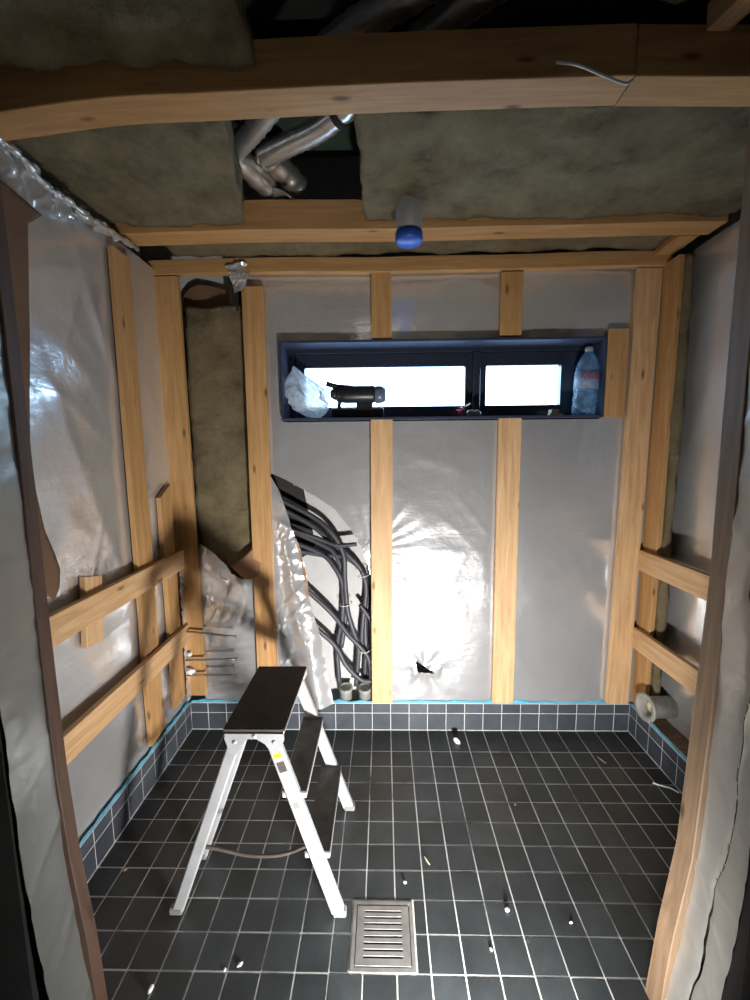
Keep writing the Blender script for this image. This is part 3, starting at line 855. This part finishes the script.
# white cord stuck to the front beam
cd = tube('cord', [(0.415, 1.103, 2.428), (0.46, 1.088, 2.408), (0.52, 1.088, 2.385), (0.575, 1.098, 2.375), (0.60, 1.112, 2.392)], 0.0032, FOAMW, sides=6)
tag(cd, 'thin white cord stub hanging on the front ceiling beam', 'cord')

# ------------------------------------------------------------------ cables in the tear
CB = {
 'uppermost': [(-0.54, 1.27), (-0.385, 1.184), (-0.31, 1.131), (-0.248, 1.055), (-0.213, 0.963), (-0.21, 0.842), (-0.197, 0.669), (-0.166, 0.545), (-0.143, 0.453), (-0.159, 0.235)],
 'rightmost': [(-0.54, 1.22), (-0.374, 1.12), (-0.286, 1.039), (-0.199, 0.974), (-0.124, 0.883), (-0.098, 0.775), (-0.116, 0.615), (-0.124, 0.478), (-0.092, 0.38), (-0.09, 0.24)],
 'stub': [(-0.54, 1.13), (-0.356, 1.066), (-0.249, 1.028), (-0.143, 1.033)],
 'left': [(-0.54, 1.06), (-0.341, 0.974), (-0.265, 0.897), (-0.222, 0.792), (-0.23, 0.615), (-0.261, 0.453), (-0.253, 0.235)],
 'cross': [(-0.43, 0.80), (-0.289, 0.658), (-0.194, 0.533), (-0.092, 0.409), (-0.071, 0.25)],
 'low': [(-0.42, 0.62), (-0.273, 0.478), (-0.21, 0.366), (-0.132, 0.285), (-0.079, 0.270), (-0.02, 0.27)],
 'short': [(-0.131, 0.703), (-0.075, 0.615), (-0.045, 0.54)],
 'inner': [(-0.54, 1.00), (-0.346, 0.963), (-0.213, 0.949), (-0.113, 0.869), (-0.086, 0.725), (-0.106, 0.602), (-0.105, 0.409), (-0.115, 0.24)],
 'fork': [(-0.54, 1.12), (-0.36, 1.03), (-0.28, 0.985), (-0.235, 0.90), (-0.215, 0.78), (-0.213, 0.62), (-0.24, 0.44)],
}
CL = {'uppermost': 'black conduit arching highest out of the torn foil', 'rightmost': 'black conduit curving down along the right batten', 'stub': 'black conduit stub pointing right across the cable bundle',
      'left': 'black conduit running down the left of the bundle', 'cross': 'black conduit slanting across the others to the lower right', 'low': 'lowest black conduit, curving flat near the floor',
      'short': 'short black conduit end beside the right batten', 'inner': 'black conduit bending flat and then down inside the bundle', 'fork': 'black conduit hidden second from the left in the bundle'}
yy = {'uppermost': 2.128, 'rightmost': 2.150, 'stub': 2.118, 'left': 2.150, 'cross': 2.120, 'low': 2.112, 'short': 2.118, 'inner': 2.166, 'fork': 2.170}
for k, pts in CB.items():
    n = len(pts)
    o = tube('cable_conduit', [(x, yy[k] + 0.006 * math.sin(i * 1.7), z) for i, (x, z) in enumerate(pts)], 0.0132 if k not in ('stub', 'short') else 0.011, CABLE, sides=9)
    tag(o, CL[k] , 'conduit', 'black conduits behind the torn foil')
for (x, z, lab) in ((-0.207, 0.70, 'white cable tie around the left conduits'), (-0.108, 0.86, 'white cable tie around the right conduits'), (-0.105, 0.44, 'white cable tie low on the right conduits')):
    tz = tube('cable_tie', [(x + 0.032 * math.cos(a), 2.135 + 0.035 * math.sin(a), z + 0.006 * math.cos(a)) for a in [i * math.pi / 8 for i in range(17)]], 0.0022, PLASTIC_W, sides=5, n=2)
    tag(tz, lab, 'cable tie')
for (x, lab) in ((-0.215, 'white plastic pipe end at the floor, left of two'), (-0.110, 'white plastic pipe end at the floor, right of two')):
    t = lathe('pipe_end', [(0.034, 0.0), (0.034, 0.055), (0.038, 0.058), (0.038, 0.070), (0.028, 0.070), (0.028, 0.0)], (x, 2.132, 0.162), (0, -0.15, 1), FLANGE, None, closed=True)
    tag(t, lab + ' under the conduits', 'pipe')

# ------------------------------------------------------------------ floor drain
dr = empty('floor_drain', ((DR[0] + DR[1]) / 2, (DR[2] + DR[3]) / 2, -0.0012))
tag(dr, 'square stainless floor drain grate with slots among the tiles', 'drain')
dx0, dx1, dy0, dy1 = DR[0] + .003, DR[1] - .003, DR[2] + .003, DR[3] - .003
def hring(name, x0, x1, y0, y1, w, z0, z1, mat, parent, bev=0.0008):
    me = boxes_mesh([(x0, x0 + w, y0, y1, z0, z1), (x1 - w, x1, y0, y1, z0, z1), (x0 + w, x1 - w, y0, y0 + w, z0, z1), (x0 + w, x1 - w, y1 - w, y1, z0, z1)], bev)
    return link(name, me, mat, parent, centred(me))
hring('rim', dx0, dx1, dy0, dy1, 0.012, -0.0012, 0.0022, STEEL, dr)
box('well', dx0 + .012, dx1 - .012, dy0 + .012, dy1 - .012, -0.0012, 0.0000, STEEL_D, dr)
gx0, gx1, gy0, gy1 = dx0 + .0145, dx1 - .0145, dy0 + .0145, dy1 - .0145
nsl = 8
mx_ = 0.024
bars = [(gx0, gx0 + mx_, gy0, gy1, 0, .003), (gx1 - mx_, gx1, gy0, gy1, 0, .003)]
pitch = (gy1 - gy0 - 0.022) / nsl
bars.append((gx0 + mx_, gx1 - mx_, gy0, gy0 + 0.019, 0, .003))
for i in range(nsl):
    y = gy0 + 0.019 + i * pitch
    e = 0.0 if i < nsl - 1 else 0.0
    bars.append((gx0 + mx_, gx1 - mx_, y + 0.0055, y + pitch if i < nsl - 1 else gy1, 0, .003))
me = boxes_mesh([(a, b_, c, d, 0.0001 + e, f) for (a, b_, c, d, e, f) in bars], 0.0006)
link('grate', me, STEEL, dr, centred(me))

# ------------------------------------------------------------------ stepladder
SL = empty('stepladder', (-0.42, 1.385, 0.0))
tag(SL, 'small aluminium stepladder with black platform and two dark treads on the tiles', 'stepladder')
PZ = 0.648
def stile(name, foot, top, w, t, mat, wdir=(1, 0, 0), lab=None):
    o = board(name, foot, top, w, t, wdir, mat, SL, warp=0.0, ch=0.004, n=2)
    return o, o.matrix_basis.copy()
YN, YFAR = 1.186, 1.588
legs = {}
for y in (YN, YFAR):
    ty = 1.205 if y == YN else 1.565
    legs['R', y] = stile('front_leg', (-0.160, y, 0.018), (-0.362, ty, PZ - 0.020), 0.044, 0.024, ALU)
    yl = y if y == YN else 1.372
    legs['L', y] = stile('rear_leg', (-0.690, yl, 0.018), (-0.470, ty if y == YN else 1.388, PZ - 0.020), 0.037, 0.022, ALU)
    for nm, x, yf in (('R', -0.154, y), ('L', -0.697, yl)):
        f = boxes_mesh([(x - 0.022, x + 0.022, yf - 0.0135, yf + 0.0135, 0.0, 0.024)], 0.004)
        lo, lb = legs[nm, y]
        fo = link('foot', f, PLASTIC_G, None)
        fo.parent = lo
        fo.matrix_basis = lb.inverted() @ Matrix.Translation(-SL.location)
    # gusset plate joining the two legs under the platform
    yo = ty - 0.013 if y == YN else ty + 0.013
    out = [(-0.505, 0.640), (-0.318, 0.640), (-0.318, 0.618), (-0.338, 0.575), (-0.356, 0.570), (-0.378, 0.604), (-0.405, 0.622), (-0.435, 0.622), (-0.455, 0.600), (-0.472, 0.568), (-0.492, 0.575), (-0.507, 0.622)]
    vs = [(x, yo - 0.002, z) for x, z in out] + [(x, yo + 0.002, z) for x, z in out]
    n = len(out)
    fs = [tuple(range(n)), tuple(range(2 * n - 1, n - 1, -1))] + [(i, (i + 1) % n, n + (i + 1) % n, n + i) for i in range(n)]
    me = mesh(vs, fs); g = link('gusset', me, ALU, SL, centred(me))
    for rx, rz in ((-0.475, 0.612), (-0.350, 0.612), (-0.412, 0.632)):
        lathe('rivet', [(0.007, 0), (0.007, 0.002), (0.004, 0.004), (0, 0.0045)], (rx, yo - 0.002 if y == YN else yo + 0.002, rz), (0, -1 if y == YN else 1, 0), ALU, None, sides=10)
        rv = [o for o in COL.objects if o.name.startswith('rivet') and o.parent is None][0]
        w = rv.matrix_basis.copy(); rv.parent = g; rv.matrix_basis = Matrix.Translation(-(g.location + SL.location)) @ w
pl = boxes_mesh([(-0.512, -0.318, 1.196, 1.578, PZ - 0.016, PZ - 0.002)], 0.005, 2)
pf = link('platform', pl, ALU, SL, centred(pl))
gp = boxes_mesh([(-0.513, -0.317, 1.195, 1.579, PZ - 0.006, PZ + 0.004)], 0.003, 2)
gm = link('platform_grip', gp, RUBBER, SL, centred(gp)); gm['label'] = 'black non-slip platform surface'
ribs = boxes_mesh([(-0.508 + i * 0.0158, -0.500 + i * 0.0158, 1.20, 1.574, PZ + 0.0035, PZ + 0.0052) for i in range(12)])
link('grip_ribs', ribs, RUBBER, SL, centred(ribs))
for (x0, x1, z) in ((-0.335, -0.255, 0.432), (-0.268, -0.184, 0.214)):
    t = boxes_mesh([(x0, x1, 1.200, 1.572, z - 0.024, z - 0.003)], 0.003); tr = link('tread', t, ALU, SL, centred(t))
    t = boxes_mesh([(x0 - .001, x1 + .001, 1.199, 1.573, z - 0.005, z + 0.003)], 0.002)
    o = link('tread_grip', t, TREADG, SL, centred(t)); o['label'] = 'dark grey non-slip tread surface'
# cross bars of the rear leg pair and the spreader strap
for zc, x in ((0.20, -0.632), (0.46, -0.545)):
    tube('cross_bar', [(x, 1.195, zc), (x, 1.29, zc), (x, 1.382, zc)], 0.008, ALU, SL, sides=8)
st = tube('spreader_strap', [(-0.625, 1.21, 0.225), (-0.56, 1.21, 0.212), (-0.45, 1.21, 0.188), (-0.34, 1.21, 0.195), (-0.236, 1.21, 0.240)], 0.006, RUBBER, SL, sides=6)
def sticker(t, w, h, mat):
    # on the near face of the near front leg
    f = Vector((-0.160, YN, 0.018)); tp_ = Vector((-0.362, 1.205, PZ - 0.020))
    c = f.lerp(tp_, t)
    board('sticker', c + (tp_ - f).normalized() * (-h / 2) + Vector((0, -0.0115, 0)), c + (tp_ - f).normalized() * (h / 2) + Vector((0, -0.0115, 0)), w, 0.0012, (1, 0, 0), mat, SL, warp=0, ch=0.0002, n=1)
sticker(0.905, 0.026, 0.024, YELLOW)
sticker(0.835, 0.026, 0.036, RUBBER)
sticker(0.62, 0.020, 0.020, PLASTIC_G)

# ------------------------------------------------------------------ things on the window sill
CAPGREY = simple_mat('blue_grey_plastic', (0.10, 0.14, 0.20), 0.3, var=0.1)
SZ = WZ0 + 0.006
def lumpy(name, centre, rx, ry, rz, seed, mat, parent=None, amp=0.35, sub=3, freq=2.0, flat=True):
    bm = bmesh.new()
    bmesh.ops.create_icosphere(bm, subdivisions=sub, radius=1.0)
    for v in bm.verts:
        d = v.co.normalized()
        k = 1 + amp * noise.noise(d * freq + Vector((seed, seed * 2.3, 0))) + amp * .4 * noise.noise(d * freq * 3 + Vector((seed, 5, 1)))
        v.co = Vector((d.x * rx * k, d.y * ry * k, d.z * rz * k))
    if flat:
        zmin = min(v.co.z for v in bm.verts) * 0.72
        for v in bm.verts: v.co.z = max(v.co.z, zmin)
        for v in bm.verts: v.co.z -= zmin
    me = bpy.data.meshes.new('mesh'); bm.to_mesh(me); bm.free()
    if sub > 2: me.polygons.foreach_set('use_smooth', [True] * len(me.polygons))
    return link(name, me, mat, parent, Matrix.Translation(centre))
# clear plastic bag: a crumpled pouch with a gathered top leaning left
bm = bmesh.new()
bmesh.ops.create_icosphere(bm, subdivisions=4, radius=1.0)
for v in bm.verts:
    d = v.co.copy()
    k = 1 + 0.32 * noise.noise(d * 2.1 + Vector((4, 2, 9))) + 0.22 * (1 - abs(noise.noise(d * 3.6 + Vector((1, 8, 2)))) * 3) + 0.10 * noise.noise(d * 9)
    h = (d.z + 1) / 2
    w = 1.0 if h < 0.55 else max(0.22, 1 - (h - 0.55) * 1.75)
    v.co = Vector((d.x * 0.092 * k * w + 0.03 - 0.105 * h, d.y * 0.052 * k * w, h * 0.262))
zmin = min(v.co.z for v in bm.verts)
for v in bm.verts: v.co.z = max(0.0, v.co.z - zmin)
me = bpy.data.meshes.new('mesh'); bm.to_mesh(me); bm.free()
bag = link('plastic_bag', me, FILM, None, Matrix.Translation((-0.372, 2.128, SZ)))
tag(bag, 'crumpled clear plastic bag in the left end of the window recess', 'bag')
# black power tool lying on its side
pt = empty('power_tool', (-0.12, 2.13, SZ)); tag(pt, 'black power tool lying on the sill before the left pane', 'tool')
lathe('motor_housing', [(0.0, 0.0), (0.032, 0.0), (0.040, 0.010), (0.043, 0.05), (0.043, 0.185), (0.040, 0.195), (0.0, 0.196)], (-0.235, 2.125, SZ + 0.118), (1, 0, 0), PLASTIC_B, pt, sides=20)
lathe('end_cover', [(0.040, 0.0), (0.043, 0.004), (0.043, 0.030), (0.034, 0.052), (0.0, 0.054)], (-0.040, 2.125, SZ + 0.116), (1, 0, 0), CAPGREY, pt, sides=20)
lathe('nose', [(0.034, 0.0), (0.028, -0.016), (0.018, -0.030), (0.0, -0.032)], (-0.235, 2.125, SZ + 0.122), (1, 0, 0), PLASTIC_B, pt, sides=16)
tube('blade_guard', [(-0.283, 2.12, SZ + 0.172), (-0.235, 2.12, SZ + 0.158), (-0.15, 2.12, SZ + 0.150)], 0.013, PLASTIC_B, pt, sides=8)
me = boxes_mesh([(-0.135, -0.052, 2.105, 2.150, SZ, SZ + 0.098)], 0.010, 2); link('grip', me, PLASTIC_B, pt, centred(me))
me = boxes_mesh([(-0.262, 0.004, 2.100, 2.152, SZ, SZ + 0.052)], 0.010, 2); link('battery', me, PLASTIC_B, pt, centred(me))
tube('trigger_guard', [(-0.215, 2.128, SZ + 0.035), (-0.222, 2.128, SZ + 0.065), (-0.213, 2.128, SZ + 0.10)], 0.010, PLASTIC_B, pt, sides=8)
# red scrap: star-like crumple of plastic with a pale stalk
rs = empty('red_scrap', (0.395, 2.115, SZ)); tag(rs, 'small red plastic scrap on the sill by the mullion', 'scrap')
vs, fs = [], []
for k in range(16):
    a = k * math.pi / 8
    r = 0.030 if k % 2 == 0 else 0.013
    vs.append((0.395 + r * math.cos(a), 2.112 + 0.006 * (k % 3), SZ + 0.034 + r * math.sin(a)))
vs += [(0.395, 2.10, SZ + 0.034), (0.395, 2.135, SZ + 0.030)]
for k in range(16):
    fs += [(k, (k + 1) % 16, 16), ((k + 1) % 16, k, 17)]
me = mesh(vs, fs); link('crumple', me, RED, rs, centred(me))
tube('stalk', [(0.405, 2.115, SZ + 0.045), (0.42, 2.115, SZ + 0.058), (0.436, 2.115, SZ + 0.066)], 0.004, FOAMW, rs, sides=6)
gs = lumpy('grey_rag', (0.455, 2.118, SZ), 0.036, 0.022, 0.020, 4.4, PLASTIC_G); tag(gs, 'small grey rag on the sill under the mullion', 'rag')
for (x0, x1, z0, z1, y, lab) in ((0.826, 0.892, 0.0, 0.014, 2.11, 'lower pale wooden shim on the sill beside the bottle'), (0.832, 0.872, 0.014, 0.032, 2.115, 'upper pale wooden shim stacked on the sill beside the bottle')):
    s = board('shim', (x0, y, SZ + (z0 + z1) / 2), (x1, y + 0.008, SZ + (z0 + z1) / 2), 0.026, z1 - z0, (0, 1, 0), SHIM, None, warp=0.001, ch=0.001, n=2)
    tag(s, lab, 'shim')
# water bottle
BX, BYY = 1.000, 2.122
bt = empty('water_bottle', (BX, BYY, SZ)); tag(bt, 'clear bluish plastic water bottle with red lettering at the right of the sill', 'bottle')
def bt_part(o): return o
body = lathe('body', [(0.0, 0.006), (0.030, 0.0), (0.048, 0.004), (0.055, 0.016), (0.0555, 0.05), (0.052, 0.058), (0.0555, 0.066), (0.0545, 0.10), (0.051, 0.108), (0.0555, 0.116), (0.0555, 0.20), (0.054, 0.222), (0.046, 0.255), (0.033, 0.284), (0.021, 0.302), (0.0165, 0.308), (0.0165, 0.318)], (BX, BYY, SZ), (0, 0, 1), PET, bt, sides=32)
bt_part(body)
bt_part(lathe('cap', [(0.0175, 0.310), (0.0185, 0.312), (0.0185, 0.328), (0.016, 0.331), (0.0, 0.331)], (BX, BYY, SZ), (0, 0, 1), FLANGE, bt, sides=20))
LBL = film_mat('bottle_label', (0.75, 0.82, 0.90), 0.70, 0.4, (0.42, 0.50, 0.60))
bt_part(lathe('paper_label', [(0.0563, 0.128), (0.0563, 0.212)], (BX, BYY, SZ), (0, 0, 1), LBL, bt, sides=32))
fc = bpy.data.curves.new('lettering', 'FONT'); fc.body = 'KGO'; fc.size = 0.042; fc.align_x = 'CENTER'; fc.extrude = 0.0006; fc.space_character = 1.1
tmp = bpy.data.objects.new('tmp_lettering', fc); COL.objects.link(tmp)
bpy.context.view_layer.update()
lm = bpy.data.meshes.new_from_object(tmp.evaluated_get(bpy.context.evaluated_depsgraph_get()))
bpy.data.objects.remove(tmp)
for v in lm.vertices:
    a = v.co.x / 0.0575
    r = 0.0575 + v.co.z
    v.co = Vector((BX + r * math.sin(a - 0.1), BYY - r * math.cos(a - 0.1), SZ + 0.172 + v.co.y))
lm.materials.clear()
lt = bt_part(link('lettering', lm, REDINK, bt, centred(lm))); lt['label'] = 'red lettering'
bt.rotation_euler.y = math.radians(2.5)

# ------------------------------------------------------------------ pipe collar low on the right wall
fl = empty('pipe_collar', (1.31, 1.905, 0.262)); tag(fl, 'translucent white pipe collar sticking out of the right wall above the skirting', 'pipe')
ax = (-1, -0.12, 0.05)
lathe('tube', [(0.050, -0.09), (0.050, 0.030), (0.056, 0.036), (0.066, 0.040), (0.066, 0.048), (0.050, 0.050), (0.044, 0.044), (0.044, -0.09)], (1.31, 1.905, 0.262), ax, FLANGE, fl, closed=True)
lathe('inner_pipe', [(0.026, -0.09), (0.026, 0.02), (0.020, 0.02), (0.020, -0.09)], (1.315, 1.905, 0.262), ax, SHIM, fl, closed=True)
lathe('back_disc', [(0.0, -0.085), (0.044, -0.085), (0.044, -0.080), (0.0, -0.080)], (1.31, 1.905, 0.262), ax, PLASTIC_G, fl)

# ------------------------------------------------------------------ long nails in the left corner board
for (z0, z1, lab) in ((0.592, 0.566, 'uppermost of three long nails sticking out of the left corner'), (0.432, 0.445, 'middle of three long nails sticking out of the left corner'), (0.350, 0.356, 'lowest of three long nails sticking out of the left corner')):
    t = empty('nail', (-1.03, 2.035, z0)); tag(t, lab, 'nail', 'long nails in the left corner')
    A = Vector((-1.045, 2.035, z0)); B = Vector((-0.775, 2.025, z1))
    tube('shank', [A, (A + B) / 2, B], 0.0060, METALNAIL, t, sides=8, n=2)
    d = (B - A).normalized()
    lathe('head', [(0.0, 0.0), (0.010, 0.0), (0.010, 0.003), (0.0, 0.004)], B, d, METALNAIL, t, sides=12)
for (y, z, s, lab) in ((2.04, 0.36, 0.022, 'blob of white foam at the lowest long nail'), (2.045, 0.455, 0.012, 'small blob of white foam in the left corner between the nails')):
    o = lumpy('foam_blob', (-1.030, y, z - s * .5), s, s * .6, s * .9, z * 10, FOAMW, amp=0.5); tag(o, lab, 'foam')

# ------------------------------------------------------------------ scraps on the floor
def chip(name, loc, sx, sy, sz, rot, mat, label, cat, seed):
    bm = bmesh.new()
    bmesh.ops.create_icosphere(bm, subdivisions=2, radius=1.0)
    for v in bm.verts:
        k = 0.72 + 0.3 * noise.noise(v.co * 1.6 + Vector((seed, 0, 0)))
        v.co = Vector((v.co.x * sx * k, v.co.y * sy * k, max(-0.6 * sz, v.co.z * sz * k)))
    zmin = min(v.co.z for v in bm.verts)
    for v in bm.verts: v.co.z -= zmin
    me = bpy.data.meshes.new('mesh'); bm.to_mesh(me); bm.free()
    o = link(name, me, mat, None, Matrix.Translation((*loc, 0.0002)) @ Matrix.Rotation(math.radians(rot), 4, 'Z'))
    tag(o, label, cat)
chip('plaster_crumb', (0.400, 1.203), 0.011, 0.009, 0.008, 0, FOAMW, 'round white crumb on the tiles right of the drain', 'crumb', 1)
chip('plaster_crumb', (0.066, 1.288), 0.007, 0.009, 0.005, 20, FOAMW, 'small white crumb just behind the floor drain', 'crumb', 2)
chip('plaster_crumb', (0.319, 1.094), 0.006, 0.007, 0.004, 50, FOAMW, 'tiny white crumb near the front, right of the drain', 'crumb', 3)
chip('wood_splinter', (0.152, 1.367), 0.004, 0.026, 0.004, 28, SHIM, 'thin pale wood splinter lying on the tiles behind the drain', 'splinter', 4)
chip('foil_scrap', (0.372, 1.992), 0.012, 0.030, 0.020, 40, FOAMW, 'pale scrap on the floor by the back wall skirting', 'scrap', 5)
chip('wood_chip', (1.058, 1.879), 0.006, 0.038, 0.004, 25, STEEL, 'thin grey chip on the floor toward the right corner', 'chip', 6)
chip('plaster_crumb', (0.595, 1.170), 0.007, 0.005, 0.004, 10, FOAMW, 'small pale crumb between the round crumb and the right jamb', 'crumb', 7)
chip('plaster_crumb', (0.556, 1.616), 0.009, 0.006, 0.004, 70, STEEL, 'grey crumb in the middle of the right half floor', 'crumb', 8)
chip('plaster_crumb', (-0.958, 1.321), 0.012, 0.008, 0.005, 30, KRAFT, 'brown crumb on the floor by the left skirting', 'crumb', 9)
chip('plaster_crumb', (-0.672, 0.985), 0.008, 0.016, 0.009, -10, FOAMW, 'white crumb at the bottom left by the jamb', 'crumb', 10)
chip('plaster_crumb', (-0.438, 1.047), 0.012, 0.008, 0.004, 40, FOAMW, 'larger of two white crumbs in front of the stepladder', 'crumb', 11)
chip('plaster_crumb', (-0.479, 1.034), 0.006, 0.008, 0.003, 0, FOAMW, 'smaller of two white crumbs in front of the stepladder', 'crumb', 12)
wr = tube('wire_offcut', [(1.215, 1.735, 0.006), (1.245, 1.715, 0.007), (1.275, 1.705, 0.006), (1.295, 1.68, 0.006)], 0.0028, FOAMW, sides=6)
tag(wr, 'thin pale wire offcut against the right skirting', 'wire')

# ------------------------------------------------------------------ the work lamp on the floor just this side of the doorway
wl = empty('work_lamp', (LAMP.x, LAMP.y - 0.03, -0.012)); tag(wl, 'black floor work lamp on a low stand at the bottom of the doorway', 'lamp')
dirv = (LAMP_AIM - LAMP).normalized()
ex = dirv.cross(Vector((0, 0, 1))).normalized(); ez = ex.cross(dirv)
Mh = Matrix.Identity(4)
cpos = LAMP - dirv * 0.032
for i in range(3):
    Mh[i][0] = ex[i]; Mh[i][1] = dirv[i]; Mh[i][2] = ez[i]; Mh[i][3] = cpos[i]
link('housing', boxes_mesh([(-0.10, 0.10, -0.025, 0.020, -0.075, 0.075)], 0.006, 2), PLASTIC_B, wl, Mh)
link('bezel', boxes_mesh([(-0.10, -0.088, 0.018, 0.030, -0.075, 0.075), (0.088, 0.10, 0.018, 0.030, -0.075, 0.075), (-0.088, 0.088, 0.018, 0.030, -0.075, -0.063), (-0.088, 0.088, 0.018, 0.030, 0.063, 0.075)], 0.002), PLASTIC_B, wl, Mh)
for s in (-1, 1):
    p = cpos + ex * (0.108 * s)
    tube('stand_leg', [p, Vector((p.x, p.y - 0.10, 0.0)), Vector((p.x, p.y - 0.11, -0.004)), Vector((p.x, p.y + 0.10, -0.004))], 0.008, PLASTIC_B, wl, sides=8, smooth_path=False)
